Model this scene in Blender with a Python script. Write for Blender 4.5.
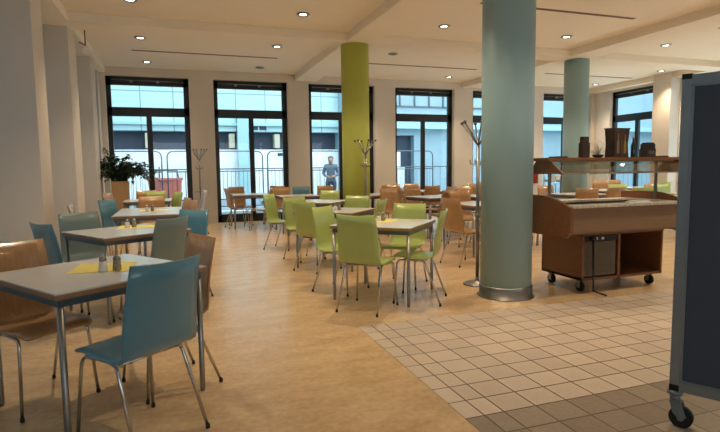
import bpy, bmesh, math, random
from math import sin, cos, radians as R, pi
from mathutils import Vector, Matrix
random.seed(7)
SC = bpy.context.scene
COL = SC.collection
for o in list(bpy.data.objects): bpy.data.objects.remove(o)

# ------------------------------------------------------------------ camera
F, YAW, PITCH, ROLL = 526.06, -0.33397, -0.09111, -0.01258
CAMZ = 1.30
def cam_axes(y, p, r):
    right = Vector((cos(y), sin(y), 0)); fwd = Vector((-sin(y)*cos(p), cos(y)*cos(p), sin(p)))
    up = right.cross(fwd)
    return cos(r)*right + sin(r)*up, -sin(r)*right + cos(r)*up, fwd
rx, ux, fw = cam_axes(YAW, PITCH, ROLL)
cd = bpy.data.cameras.new('camera'); cam = bpy.data.objects.new('camera', cd); COL.objects.link(cam)
cd.sensor_fit = 'HORIZONTAL'; cd.sensor_width = 36; cd.lens = F/720*36; cd.clip_end = 300; cd.clip_start = .05
cam.matrix_world = Matrix(((rx.x, ux.x, -fw.x, 0), (rx.y, ux.y, -fw.y, 0), (rx.z, ux.z, -fw.z, CAMZ), (0, 0, 0, 1)))
SC.camera = cam

# ------------------------------------------------------------------ world, exposure
SC.view_settings.view_transform = 'Standard'; SC.view_settings.look = 'None'
SC.view_settings.exposure = 0.0; SC.view_settings.gamma = 1; SC.view_settings.use_curve_mapping = False
w = bpy.data.worlds.new('overcast_sky'); SC.world = w; w.use_nodes = True
bg = w.node_tree.nodes['Background']; bg.inputs[0].default_value = (.84, .95, 1.0, 1); bg.inputs[1].default_value = 4.2
LAMP_W = 74.0                         # every ceiling downlight
LAMP_COL = (1.0, .79, .55)
def portal(x, y, z, sx, sz, rot):
    l = bpy.data.lights.new('daylight_opening', 'AREA'); l.shape = 'RECTANGLE'; l.size = sx; l.size_y = sz
    l.cycles.is_portal = True
    o = bpy.data.objects.new('daylight_opening', l); COL.objects.link(o); o.location = (x, y, z); o.rotation_euler = rot

# ------------------------------------------------------------------ materials
def new_mat(name):
    m = bpy.data.materials.new(name); m.use_nodes = True
    return m, m.node_tree, m.node_tree.nodes['Principled BSDF']
def srgb(c): return tuple(((v/255)/12.92 if v/255 <= .04045 else ((v/255+.055)/1.055)**2.4) for v in c)
MATS = {}
def mat(name, col, rough=.5, metal=0., spec=.5, coat=0., var=.06, scale=8., bump=0., stretch=None, emit=None):
    """plain painted / metal material with faint procedural variation. col in sRGB 0-255"""
    if name in MATS: return MATS[name]
    m, t, b = new_mat(name); c = srgb(col)
    tc = t.nodes.new('ShaderNodeTexCoord'); mp = t.nodes.new('ShaderNodeMapping'); nz = t.nodes.new('ShaderNodeTexNoise')
    t.links.new(tc.outputs['Object'], mp.inputs[0]); t.links.new(mp.outputs[0], nz.inputs['Vector'])
    if stretch: mp.inputs['Scale'].default_value = stretch
    nz.inputs['Scale'].default_value = scale; nz.inputs['Detail'].default_value = 4
    rp = t.nodes.new('ShaderNodeValToRGB'); t.links.new(nz.outputs[0], rp.inputs[0])
    rp.color_ramp.elements[0].position = .3; rp.color_ramp.elements[1].position = .7
    rp.color_ramp.elements[0].color = (*[v*(1-var) for v in c], 1); rp.color_ramp.elements[1].color = (*[min(1, v*(1+var)) for v in c], 1)
    t.links.new(rp.outputs[0], b.inputs['Base Color'])
    b.inputs['Roughness'].default_value = rough; b.inputs['Metallic'].default_value = metal
    b.inputs['Specular IOR Level'].default_value = spec; b.inputs['Coat Weight'].default_value = coat; b.inputs['Coat Roughness'].default_value = .12
    if bump:
        bp = t.nodes.new('ShaderNodeBump'); bp.inputs['Strength'].default_value = bump; bp.inputs['Distance'].default_value = .01
        t.links.new(nz.outputs[0], bp.inputs['Height']); t.links.new(bp.outputs[0], b.inputs['Normal'])
    if emit:
        b.inputs['Emission Color'].default_value = (*emit[0], 1); b.inputs['Emission Strength'].default_value = emit[1]
    MATS[name] = m; return m
M_WALL = mat('wall_paint', (216, 206, 194), .75, var=.015, scale=2)
M_CEIL = mat('ceiling_paint', (242, 230, 210), .8, var=.01, scale=2)
M_BLACK = mat('black_frame', (22, 24, 28), .4, var=.1)
M_STEEL = mat('chrome', (190, 190, 190), .22, 1., var=.03)
M_BRUSH = mat('brushed_steel', (150, 148, 145), .38, 1., var=.06, scale=30, stretch=(1, 1, .1))
M_RUB = mat('black_rubber', (16, 16, 17), .6)
M_WOOD = mat('beech_veneer', (178, 136, 92), .28, coat=.7, var=.13, scale=5, stretch=(9, 9, 1.0))
M_WOODD = mat('cherry_wood', (130, 84, 52), .38, coat=.15, var=.14, scale=5, stretch=(1.0, 9, 9))
M_GREEN = mat('lime_lacquer', (172, 188, 106), .3, coat=.4, var=.03)
M_BLUE = mat('blue_lacquer', (88, 136, 156), .28, coat=.45, var=.03)
M_SLATE = mat('slate_lacquer', (112, 132, 134), .3, coat=.35, var=.03)
M_TOP = mat('pale_laminate', (214, 216, 216), .22, var=.03, scale=20)
M_EDGE = mat('beech_edge', (150, 112, 78), .45, var=.1, scale=12)
M_APRON = mat('grey_steel_apron', (98, 108, 118), .35, .6, var=.04)
M_LIMECOL = mat('lime_paint', (186, 194, 90), .55, var=.02, scale=2)
M_TEALCOL = mat('pale_teal_paint', (150, 181, 186), .5, var=.02, scale=2)
M_TEALCOL2 = mat('pale_teal_paint_b', (150, 181, 186), .5, var=.02, scale=2)
M_YEL = mat('yellow_paper', (240, 224, 120), .7, var=.02)
M_WHITE = mat('white_plastic', (226, 224, 220), .45, var=.02)
M_DARK = mat('dark_plastic', (40, 36, 34), .5, var=.15)
M_SLOT = mat('dark_slot', (124, 98, 74), .8)
M_ALU = mat('anodised_aluminium', (150, 160, 168), .35, .7, var=.04)
M_FELT = mat('slate_blue_felt', (70, 80, 96), .85, var=.06, scale=300)

def glass_mat(name, tint=(1, 1, 1), ior=1.35):
    m, t, b = new_mat(name); t.nodes.remove(b)
    out = t.nodes['Material Output']; tr = t.nodes.new('ShaderNodeBsdfTransparent'); gl = t.nodes.new('ShaderNodeBsdfGlossy')
    fr = t.nodes.new('ShaderNodeFresnel'); mx = t.nodes.new('ShaderNodeMixShader'); fr.inputs[0].default_value = ior
    tr.inputs[0].default_value = (*tint, 1); gl.inputs['Roughness'].default_value = .02
    ge = t.nodes.new('ShaderNodeNewGeometry'); mu = t.nodes.new('ShaderNodeMath'); mu.operation = 'SUBTRACT'; mu.use_clamp = True
    t.links.new(fr.outputs[0], mu.inputs[0]); t.links.new(ge.outputs['Backfacing'], mu.inputs[1]); t.links.new(mu.outputs[0], mx.inputs[0]); t.links.new(tr.outputs[0], mx.inputs[1]); t.links.new(gl.outputs[0], mx.inputs[2])
    t.links.new(mx.outputs[0], out.inputs[0]); return m
M_GLASS = glass_mat('window_glass', (.93, .98, .98))
M_SNEEZE = glass_mat('guard_glass', (.80, .80, .76), 1.7)

def floor_mat():
    m, t, b = new_mat('linoleum'); N = t.nodes.new; L = t.links.new
    tc = N('ShaderNodeTexCoord'); n1 = N('ShaderNodeTexNoise'); n2 = N('ShaderNodeTexNoise'); mp = N('ShaderNodeMapping')
    L(tc.outputs['Object'], mp.inputs[0]); mp.inputs['Scale'].default_value = (1, 2.2, 1)
    L(mp.outputs[0], n1.inputs['Vector']); L(tc.outputs['Object'], n2.inputs['Vector'])
    n1.inputs['Scale'].default_value = 2.6; n1.inputs['Detail'].default_value = 8; n1.inputs['Roughness'].default_value = .65
    n2.inputs['Scale'].default_value = 26; n2.inputs['Detail'].default_value = 4
    mx = N('ShaderNodeMix'); mx.data_type = 'FLOAT'; mx.inputs[0].default_value = .35
    L(n1.outputs[0], mx.inputs[2]); L(n2.outputs[0], mx.inputs[3])
    rp = N('ShaderNodeValToRGB'); L(mx.outputs[0], rp.inputs[0])
    rp.color_ramp.elements[0].position = .36; rp.color_ramp.elements[1].position = .64
    rp.color_ramp.elements[0].color = (*srgb((184, 152, 112)), 1); rp.color_ramp.elements[1].color = (*srgb((214, 184, 142)), 1)
    L(rp.outputs[0], b.inputs['Base Color']); b.inputs['Roughness'].default_value = .27; b.inputs['Specular IOR Level'].default_value = .55
    return m
def tile_mat():
    m, t, b = new_mat('stone_tiles'); N = t.nodes.new; L = t.links.new
    tc = N('ShaderNodeTexCoord'); sp = N('ShaderNodeSeparateXYZ'); L(tc.outputs['Object'], sp.inputs[0])
    def mth(op, a, bb=None, c=None):
        n = N('ShaderNodeMath'); n.operation = op
        for i, v in enumerate((a, bb, c)):
            if v is None: continue
            if isinstance(v, (int, float)): n.inputs[i].default_value = v
            else: L(v, n.inputs[i])
        return n.outputs[0]
    G = .0045
    def axis(sock, off, size):
        u = mth('DIVIDE', mth('SUBTRACT', sock, off), size)
        fr = mth('FRACT', u); d = mth('MULTIPLY', mth('MINIMUM', fr, mth('SUBTRACT', 1, fr)), size)
        return mth('FLOOR', u), mth('LESS_THAN', d, G)
    ix, lx = axis(sp.outputs[0], 1.59-2.0, .2)
    iy, ly = axis(sp.outputs[1], 4.0-19*.19*1, .19)
    # narrow border column between 1.36 and 1.59 has its joint in the middle
    wide = mth('GREATER_THAN', sp.outputs[0], 1.58)
    l2 = mth('LESS_THAN', mth('ABSOLUTE', mth('SUBTRACT', sp.outputs[0], 1.47)), G)
    lx = mth('MAXIMUM', mth('MULTIPLY', lx, wide), l2)
    ix = mth('ADD', mth('MULTIPLY', ix, wide), mth('GREATER_THAN', sp.outputs[0], 1.47))
    line = mth('MAXIMUM', lx, ly)
    cb = N('ShaderNodeCombineXYZ'); L(ix, cb.inputs[0]); L(iy, cb.inputs[1])
    wn = N('ShaderNodeTexWhiteNoise'); L(cb.outputs[0], wn.inputs['Vector'])
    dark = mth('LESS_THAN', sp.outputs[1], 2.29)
    nz = N('ShaderNodeTexNoise'); L(tc.outputs['Object'], nz.inputs['Vector']); nz.inputs['Scale'].default_value = 45; nz.inputs['Detail'].default_value = 5
    def ramp(c0, c1, src):
        r = N('ShaderNodeValToRGB'); L(src, r.inputs[0]); r.color_ramp.elements[0].color = (*srgb(c0), 1); r.color_ramp.elements[1].color = (*srgb(c1), 1)
        r.color_ramp.elements[0].position = .25; r.color_ramp.elements[1].position = .75; return r.outputs[0]
    mixv = mth('ADD', mth('MULTIPLY', wn.outputs[0], .5), mth('MULTIPLY', nz.outputs[0], .5))
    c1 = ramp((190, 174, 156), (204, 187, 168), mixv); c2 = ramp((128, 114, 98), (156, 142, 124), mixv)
    def mixc(f, a, bb):
        n = N('ShaderNodeMix'); n.data_type = 'RGBA'; L(f, n.inputs[0]); L(a, n.inputs[6])
        if isinstance(bb, tuple): n.inputs[7].default_value = (*srgb(bb), 1)
        else: L(bb, n.inputs[7])
        return n.outputs[2]
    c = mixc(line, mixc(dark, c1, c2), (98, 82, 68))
    L(c, b.inputs['Base Color']); b.inputs['Roughness'].default_value = .42
    bp = N('ShaderNodeBump'); bp.inputs['Distance'].default_value = .002; bp.inputs['Strength'].default_value = .6; L(mth('SUBTRACT', 1, line), bp.inputs['Height']); L(bp.outputs[0], b.inputs['Normal'])
    return m

# ------------------------------------------------------------------ mesh helpers
def bx(bm, x0, x1, y0, y1, z0, z1, mi=0, rot=None, piv=None):
    vs = [bm.verts.new((x, y, z)) for z in (z0, z1) for y in (y0, y1) for x in (x0, x1)]
    fs = [bm.faces.new([vs[i] for i in q]) for q in ((0, 2, 3, 1), (4, 5, 7, 6), (0, 1, 5, 4), (2, 6, 7, 3), (0, 4, 6, 2), (1, 3, 7, 5))]
    for f_ in fs: f_.material_index = mi
    if rot: bmesh.ops.rotate(bm, verts=vs, cent=piv or (0, 0, 0), matrix=rot)
    return vs
def tube(bm, pts, r, n=10, cap=True, smooth=True, mi=0, r2=None):
    pts = [Vector(p) for p in pts]; rings = []
    ref = None
    for i, p in enumerate(pts):
        if i == 0: t = pts[1]-p
        elif i == len(pts)-1: t = p-pts[i-1]
        else: t = (pts[i+1]-p).normalized()+(p-pts[i-1]).normalized()
        t.normalize()
        if ref is None: ref = Vector((0, 0, 1)) if abs(t.z) < .9 else Vector((1, 0, 0))
        a = ref-t*ref.dot(t); a.normalize(); b = t.cross(a); ref = a
        rr = r if r2 is None else r+(r2-r)*i/(len(pts)-1)
        if isinstance(r, (list, tuple)): rr = r[i]
        rings.append([bm.verts.new(p+rr*(cos(2*pi*k/n)*a+sin(2*pi*k/n)*b)) for k in range(n)])
    for q in range(len(rings)-1):
        for k in range(n):
            f_ = bm.faces.new((rings[q][k], rings[q][(k+1) % n], rings[q+1][(k+1) % n], rings[q+1][k])); f_.smooth = smooth; f_.material_index = mi
    if cap:
        f_ = bm.faces.new(rings[0][::-1]); f_.material_index = mi; f_ = bm.faces.new(rings[-1]); f_.material_index = mi
def lathe(bm, prof, n=24, c=(0, 0, 0), smooth=True, mi=0):
    rings = [[bm.verts.new((c[0]+r*cos(2*pi*k/n), c[1]+r*sin(2*pi*k/n), c[2]+z)) for k in range(n)] for r, z in prof]
    for a, b in zip(rings, rings[1:]):
        for k in range(n):
            f_ = bm.faces.new((a[k], a[(k+1) % n], b[(k+1) % n], b[k])); f_.smooth = smooth; f_.material_index = mi
    f_ = bm.faces.new(rings[0][::-1]); f_.material_index = mi; f_ = bm.faces.new(rings[-1]); f_.material_index = mi
def bend(p0, p1, p2, rad, n=5):
    """rounded corner at p1"""
    p0, p1, p2 = map(Vector, (p0, p1, p2)); a = (p0-p1).normalized(); b = (p2-p1).normalized()
    A = p1+a*rad; B = p1+b*rad
    return [A*(1-t)**2+p1*2*t*(1-t)+B*t*t for t in [i/n for i in range(n+1)]]
def prism(bm, poly, axis, a0, a1, mi=0):
    """extrude a 2D polygon along axis 'x','y' or 'z'"""
    def P(u, v, a): return {'x': (a, u, v), 'y': (u, a, v), 'z': (u, v, a)}[axis]
    A = [bm.verts.new(P(u, v, a0)) for u, v in poly]; B = [bm.verts.new(P(u, v, a1)) for u, v in poly]; n = len(poly)
    fs = [bm.faces.new(A), bm.faces.new(B[::-1])]+[bm.faces.new((A[i], B[i], B[(i+1) % n], A[(i+1) % n])) for i in range(n)]
    for f_ in fs: f_.material_index = mi
def mesh(name, bm, *mats, bevel=0):
    if bevel:
        es = [e for e in bm.edges if len(e.link_faces) == 2 and e.calc_face_angle(0) > 1.0]
        if es: bmesh.ops.bevel(bm, geom=es, offset=bevel, segments=2, affect='EDGES', profile=.6)
    bmesh.ops.recalc_face_normals(bm, faces=bm.faces)
    me = bpy.data.meshes.new(name); bm.to_mesh(me); bm.free()
    for m in mats: me.materials.append(m)
    return me
def link(name, data, parent=None, loc=(0, 0, 0), rz=0):
    o = bpy.data.objects.new(name, data); COL.objects.link(o); o.location = loc; o.rotation_euler = (0, 0, rz)
    if parent: o.parent = parent
    return o
def tag(o, label=None, cat=None, group=None, kind=None):
    if label: o['label'] = label
    if cat: o['category'] = cat
    if group: o['group'] = group
    if kind: o['kind'] = kind
    return o
def thing(name, label, cat, loc=(0, 0, 0), rz=0, group=None):
    return tag(link(name, None, None, loc, rz), label, cat, group)
def part(name, parent, fn, *mats, bevel=0, label=None):
    bm = bmesh.new(); fn(bm); o = link(name, mesh(name, bm, *mats, bevel=bevel), parent)
    if label: o['label'] = label
    return o
def struct(name, fn, *mats, bevel=0, label=None, cat=None, parent=None):
    bm = bmesh.new(); fn(bm); o = link(name, mesh(name, bm, *mats, bevel=bevel), parent)
    if not parent: tag(o, label, cat, kind='structure')
    return o
def solo(name, label, cat, fn, *mats, loc=(0, 0, 0), rz=0, group=None, bevel=0, kind=None):
    bm = bmesh.new(); fn(bm); o = link(name, mesh(name, bm, *mats, bevel=bevel), None, loc, rz)
    return tag(o, label, cat, group, kind)
def dup(root, label, loc=None, rz=None, group=None):
    r = root.copy(); COL.objects.link(r); r['label'] = label
    if loc is not None: r.location = loc
    if rz is not None: r.rotation_euler = (0, 0, rz)
    if group: r['group'] = group
    for ch in list(root.children):
        c = ch.copy(); COL.objects.link(c); c.parent = r
        for g in list(ch.children):
            d = g.copy(); COL.objects.link(d); d.parent = c
    return r

# ------------------------------------------------------------------ room shell
XL, XR, YB, YF = -2.15, 12.65, 13.22, -5.5
ZC, ZS = 3.64, 3.50
struct('floor', lambda b: bx(b, XL-.4, XR+.4, YF-.4, YB+.6, -.25, 0), floor_mat(), label='mottled tan linoleum floor', cat='floor')
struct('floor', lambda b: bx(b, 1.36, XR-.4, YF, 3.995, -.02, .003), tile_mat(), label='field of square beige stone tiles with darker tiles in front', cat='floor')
struct('ceiling', lambda b: bx(b, XL-.4, XR+.4, YF-.4, YB+.6, ZC, ZC+.2), M_CEIL, label='cream ceiling of the coffered bays', cat='ceiling')
nt = [0]
def trim(fn, *m, label='', cat='trim', bevel=0):
    nt[0] += 1; return struct('trim_%d' % nt[0], fn, *m, label=label, cat=cat, bevel=bevel)
for x0, x1, lb in ((XL, -1.42, 'cream ceiling beam along the left pillars'), (2.9, 3.46, 'cream ceiling beam running to the window wall over the lime column'),
               (7.68, 8.26, 'cream ceiling beam running over the far teal column'), (12.1, XR, 'cream ceiling beam along the right wall')):
    trim(lambda b: bx(b, x0, x1, YF, YB+.1, ZS, ZC+.02), M_CEIL, label=lb, cat='beam')
for y0, y1, lb in ((8.93, 9.40, 'cream cross beam over the lime column and the far teal column'), (4.30, 4.78, 'cream cross beam over the big teal column'), (-.5, 0, 'cream cross beam behind the camera')):
    trim(lambda b: bx(b, XL, XR, y0, y1, ZS+.001, ZC+.02), M_CEIL, label=lb, cat='beam')

WZ, WW = 3.45, 1.79
wx = [-1.43, .92, 3.25, 5.63, 8.01, 10.42]
def back_wall(b):
    t0, t1 = YB, YB+.42
    bx(b, XL-.4, wx[0], t0, t1, 0, ZC)
    for i in range(5): bx(b, wx[i]+WW, wx[i+1], t0, t1, 0, ZC)
    bx(b, wx[5]+WW, XR+.4, t0, t1, 0, ZC)
    for x in wx: bx(b, x, x+WW, t0, t1, WZ, ZC)
struct('wall_back', back_wall, M_WALL, label='cream window wall with six tall openings', cat='wall')
nw = [0]
def window(u0, W, plane, axis, lab, zt=WZ):
    """tall black framed window; axis 'x' = lies along x in the plane y=plane, 'y' = along y in plane x=plane"""
    nw[0] += 1
    def B(b, u_0, u_1, d0, d1, z0, z1):
        if axis == 'x': bx(b, u_0, u_1, plane+d0, plane+d1, z0, z1)
        else: bx(b, plane+d0, plane+d1, u_0, u_1, z0, z1)
    u1 = u0+W; um = u0+W*.472; zb, z1, z2, z3 = .15, 2.58, 2.76, zt-.19
    root = struct('window_%d' % nw[0], lambda b: (B(b, u0, u0+.10, 0, .08, 0, zt), B(b, u1-.12, u1, 0, .08, 0, zt), B(b, u0, u1, 0, .08, 0, zb), B(b, u0, u1, 0, .08, z3, zt), B(b, u0, u1, 0, .08, z1, z2), B(b, um, um+.088, 0, .08, zb, z1)),
                  M_BLACK, label=lab, cat='window')
    struct('sash', lambda b: [B(b, a, c, -.012, .0, d, e) for a, c, d, e in ((u0+.10, um, zb, zb+.05), (um+.1, u1-.12, zb, zb+.05), (u0+.1, um, z1-.03, z1), (um+.1, u1-.12, z1-.03, z1), (um-.02, um, zb, z1), (um+.088, um+.10, zb, z1))], M_BLACK, parent=root)
    for a, c, d, e in ((u0+.10, um, zb, z1), (um+.10, u1-.12, zb, z1), (u0+.10, u1-.12, z2, z3)):
        struct('glass_pane', lambda b: B(b, a, c, .035, .045, d, e), M_GLASS, parent=root)
    def rod(b):
        p = [(u0+.12, zt-.08), (u1-.1, zt-.09)]
        q = [((u, plane-.03, z) if axis == 'x' else (plane-.03, u, z)) for u, z in p]
        tube(b, q, .010, 8)
        for f_ in (.3, .62):
            B(b, u0+W*f_-.03, u0+W*f_+.03, -.05, 0, zt-.125, zt-.075)
    struct('opener_rod', rod, M_BRUSH, parent=root)
    return root
names = ['leftmost tall black framed window behind the potted plant', 'second tall black framed window from the left, past the coat stand', 'third tall black framed window, half behind the lime column',
         'tall black framed window between lime column and big teal column', 'tall black framed window mostly hidden by the big teal column', 'narrow looking black framed window right of the big teal column']
for x, n_ in zip(wx, names):
    window(x, WW, YB+.14, 'x', n_); portal(x+WW/2, YB+.45, WZ/2, WW, WZ, (R(-90), 0, 0))
# left wall with piers and windowed niches
lw = [(.35, 2.15), (2.75, 4.55), (5.15, 6.95), (7.5, 9.2), (9.86, 11.45)]
def left_wall(b):
    ys = [YF]+[v for p in lw for v in p]+[YB+.4]
    for i in range(0, len(ys), 2): bx(b, XL-.3, XL, ys[i], ys[i+1], 0, ZC)
    for i in range(1, len(ys)-1, 2): bx(b, XL-.3, XL, ys[i], ys[i+1], WZ, ZC)
struct('wall_left', left_wall, M_WALL, label='cream left wall behind the projecting piers', cat='wall')
for i, (a, c) in enumerate(lw):
    window(a, c-a, XL-.25, 'y', 'black framed window in the left wall, hidden ' + ['beside the camera', 'past the camera', 'before the nearest visible pier', 'behind the nearest visible pier', 'behind the second visible pier'][i])
    portal(XL-.35, (a+c)/2, WZ/2, WZ, c-a, (0, R(-90), 0))
for y0, y1, lb in ((-.25, .35, 'cream pier beside the camera'), (2.15, 2.75, 'cream pier left of the nearest table'), (4.55, 5.15, 'cream pier left of the blue chairs'),
               (6.95, 7.5, 'cream pier nearest in view at the left edge'), (9.2, 9.86, 'second cream pier on the left side'), (11.45, 12.0, 'third cream pier on the left side beside the potted plant')):
    trim(lambda b: bx(b, XL, -1.47, y0, y1, 0, ZS), M_WALL, label=lb, cat='pier')
# short return at the back left corner
trim(lambda b: bx(b, XL, -1.54, 12.9, YB, 0, ZC), M_WALL, label='cream corner pier left of the first window', cat='pier')
rw_ = [(3.0, 4.8), (5.9, 7.7), (8.45, 10.25), (10.83, 12.62)]
def right_wall(b):
    ys = [YF]+[v for p in rw_ for v in p]+[YB+.4]
    for i in range(0, len(ys), 2): bx(b, 12.35, XR, ys[i], ys[i+1], 0, ZC)
    for i in range(1, len(ys)-1, 2): bx(b, 12.35, XR, ys[i], ys[i+1], WZ, ZC)
struct('wall_right', right_wall, M_WALL, label='cream right wall with tall windows', cat='wall')
for i, (a, c) in enumerate(rw_):
    window(a, c-a, 12.45, 'y', ['black framed right wall window hidden by the partition',
                                'black framed right wall window far behind the partition', 'black framed window at the edge of the grey partition', 'tall black framed window in the right wall above the buffet boxes'][i])
    portal(12.62, (a+c)/2, WZ/2, WZ, c-a, (0, R(90), 0))
trim(lambda b: bx(b, 12.02, 12.36, 10.3, 10.83, 0, ZC), M_WALL, label='cream pier on the right wall between its two visible windows', cat='pier')
def rear(b):
    bx(b, XL-.3, XR, YF-.3, YF, 0, 1.6); bx(b, XL-.3, XR, YF-.3, YF, 2.9, ZC)
    for x0, x1 in ((XL-.3, -1.6), (1.2, 2.2), (5.0, 6.0), (8.8, XR)): bx(b, x0, x1, YF-.3, YF, 1.6, 2.9)
for x0, x1 in ((-1.6, 1.2), (2.2, 5.0), (6.0, 8.8)): portal((x0+x1)/2, YF-.35, 2.25, x1-x0, 1.3, (R(90), 0, 0))
struct('wall_rear', rear, M_WALL, label='cream rear wall behind the camera', cat='wall')

# ------------------------------------------------------------------ outside
M_WHITEH = mat('white_hoarding', (240, 243, 244), .7, var=.02)
M_FAC = mat('pale_concrete', (164, 202, 210), .8, var=.04, scale=1.2)
M_BAND = mat('dark_opening', (56, 66, 84), .7, var=.1)
M_ASPH = mat('wet_asphalt', (126, 140, 152), .6, var=.08, scale=3)
def facade_mat():
    m, t, b = new_mat('panelled_concrete'); N = t.nodes.new; L = t.links.new
    tc = N('ShaderNodeTexCoord'); mp = N('ShaderNodeMapping'); L(tc.outputs['Object'], mp.inputs[0]); mp.inputs['Rotation'].default_value = (R(90), 0, 0)
    br = N('ShaderNodeTexBrick'); L(mp.outputs[0], br.inputs['Vector']); br.offset = 0
    br.inputs['Color1'].default_value = (*srgb((176, 212, 218)), 1); br.inputs['Color2'].default_value = (*srgb((186, 216, 220)), 1); br.inputs['Mortar'].default_value = (*srgb((126, 162, 172)), 1)
    br.inputs['Scale'].default_value = 1; br.inputs['Brick Width'].default_value = 1.35; br.inputs['Row Height'].default_value = .95; br.inputs['Mortar Size'].default_value = .025
    L(br.outputs[0], b.inputs['Base Color']); b.inputs['Roughness'].default_value = .8; return m
M_PANEL = facade_mat()
solo('pavement', 'grey wet pavement outside the windows', 'pavement', lambda b: bx(b, -40, 60, YB+.62, 60, -.3, -.06), M_ASPH, kind='structure')
solo('kerb', 'low pale kerb outside below the windows', 'kerb', lambda b: bx(b, -5.5, 20, 15.3, 15.6, -.06, .12), M_WHITEH)
bld = thing('building', 'pale concrete building with a dark strip opening across the street', 'building', (0, 25, 0))
part('upper_wall', bld, lambda b: bx(b, -22, 7.6, 0, 6, 3.05, 11), M_PANEL)
part('dark_strip', bld, lambda b: bx(b, -22, 7.6, .6, 1.2, 2.2, 3.1), M_BAND, label='dark strip opening')
part('lower_wall', bld, lambda b: bx(b, -22, 7.6, .1, 6, -.1, 2.22), M_WHITEH)
part('ledge', bld, lambda b: bx(b, -22, 7.6, -.15, .1, 3.3, 3.42), M_FAC)
for x in (-6.2, 2.72, 11.0): 
    if x < 7: part('pillar', bld, lambda b: bx(b, x, x+.5, -.25, .6, -.1, 3.9), M_FAC)
for x in (3.35, 3.75): part('window_opening', bld, lambda b: bx(b, x, x+.33, -.03, .05, 3.12, 3.36), M_BAND)
for x in (-1.28, 2.32, 4.42): part('wall_box', bld, lambda b: bx(b, x+.05, x+.30, .1, .6, 2.3, 2.95), mat('beige_metal', (206, 200, 178), .6))
for x in (-3, .7, 4.6): part('sign_plate', bld, lambda b: bx(b, x, x+.55, .06, .1, 1.92, 2.06), M_BAND)
bl2 = thing('building', 'grey blue building with a dark gateway seen right of the lime column', 'building', (0, 25, 0))
part('upper_wall', bl2, lambda b: bx(b, 7.6, 40, -.6, 6, 2.9, 11), mat('blue_grey_render', (150, 176, 190), .8, var=.06, scale=1))
part('lower_wall', bl2, lambda b: (bx(b, 11.4, 40, -.6, 6, -.1, 2.9), bx(b, 7.6, 8.2, -.6, 6, -.1, 2.9)), MATS['blue_grey_render'])
part('gateway', bl2, lambda b: bx(b, 8.2, 11.4, -.2, .2, -.1, 2.9), M_BAND)
part('balcony_ledge', bl2, lambda b: bx(b, 7.6, 40, -1.1, -.6, 3.2, 3.45), M_FAC)
def fgrid(b):
    for i in range(9): bx(b, 9+i*.8, 9.06+i*.8, -.68, -.6, 4.3, 6.0)
    for z in (4.3, 5.1, 5.9): bx(b, 9, 15.4, -.68, -.6, z, z+.06)
part('window_grid', bl2, fgrid, M_APRON)
solo('van', 'white box van parked in the gateway outside', 'van', lambda b: (bx(b, 7.9, 9.6, 22.0, 24.0, .35, 2.0), bx(b, 8.0, 9.5, 21.3, 22.0, .35, 1.3), [lathe(b, [(.32, -.1), (.34, 0), (.32, .1)], 16, (0, 0, 0)) for _ in ()]), M_WHITEH, bevel=.06)
sky_block = thing('building', 'plain building across the lane on the left side', 'building', (-6, 0, 0))  # added out of view; height and tone cut sky light through left windows
part('wall', sky_block, lambda b: bx(b, -5, 0, -12, 24, -.1, 18), mat('grey_render', (128, 144, 156), .8))
part('ledge', sky_block, lambda b: bx(b, 0, .3, -12, 24, 3.0, 3.3), M_FAC)
bl3 = thing('building', 'pale building seen through the right wall windows', 'building', (26, 0, 0))
part('wall', bl3, lambda b: bx(b, 0, 6, -10, 20, -.1, 9), M_PANEL.copy())
part('ledge', bl3, lambda b: (bx(b, -.4, 0, -10, 20, 2.6, 2.85), bx(b, -.3, 0, -10, 20, 4.8, 5.0)), M_APRON)
hed = thing('hedge', 'green treetops above the pale building at the right', 'hedge', (21.5, 13.5, 0))
def hedge(b):
    for i in range(2600):
        c = Vector((random.gauss(0, .8), max(-6, min(6, random.gauss(0, 3))), 4.6+abs(random.gauss(0, .8)))); a = Vector((random.uniform(-1, 1), random.uniform(-1, 1), random.uniform(-1, 1))).normalized()*.13; d = a.orthogonal().normalized()*.07
        b.faces.new([b.verts.new(c+v) for v in (-a, d, a, -d)])
part('foliage', hed, hedge, mat('leaf_green', (96, 140, 62), .6, var=.2))
for y in (-3, 0, 3): part('trunk', hed, lambda b: tube(b, [(0, y, -.06), (.1, y+.1, 2.5), (0, y, 4.8)], .12), mat('bark', (84, 68, 54), .9))
solo('lane', 'dark asphalt lane between the left wall and the neighbouring building', 'lane', lambda b: bx(b, -6, XL-.42, -14, YB+.3, -.06, -.03), mat('dark_asphalt', (60, 62, 64), .8), kind='structure')
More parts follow.
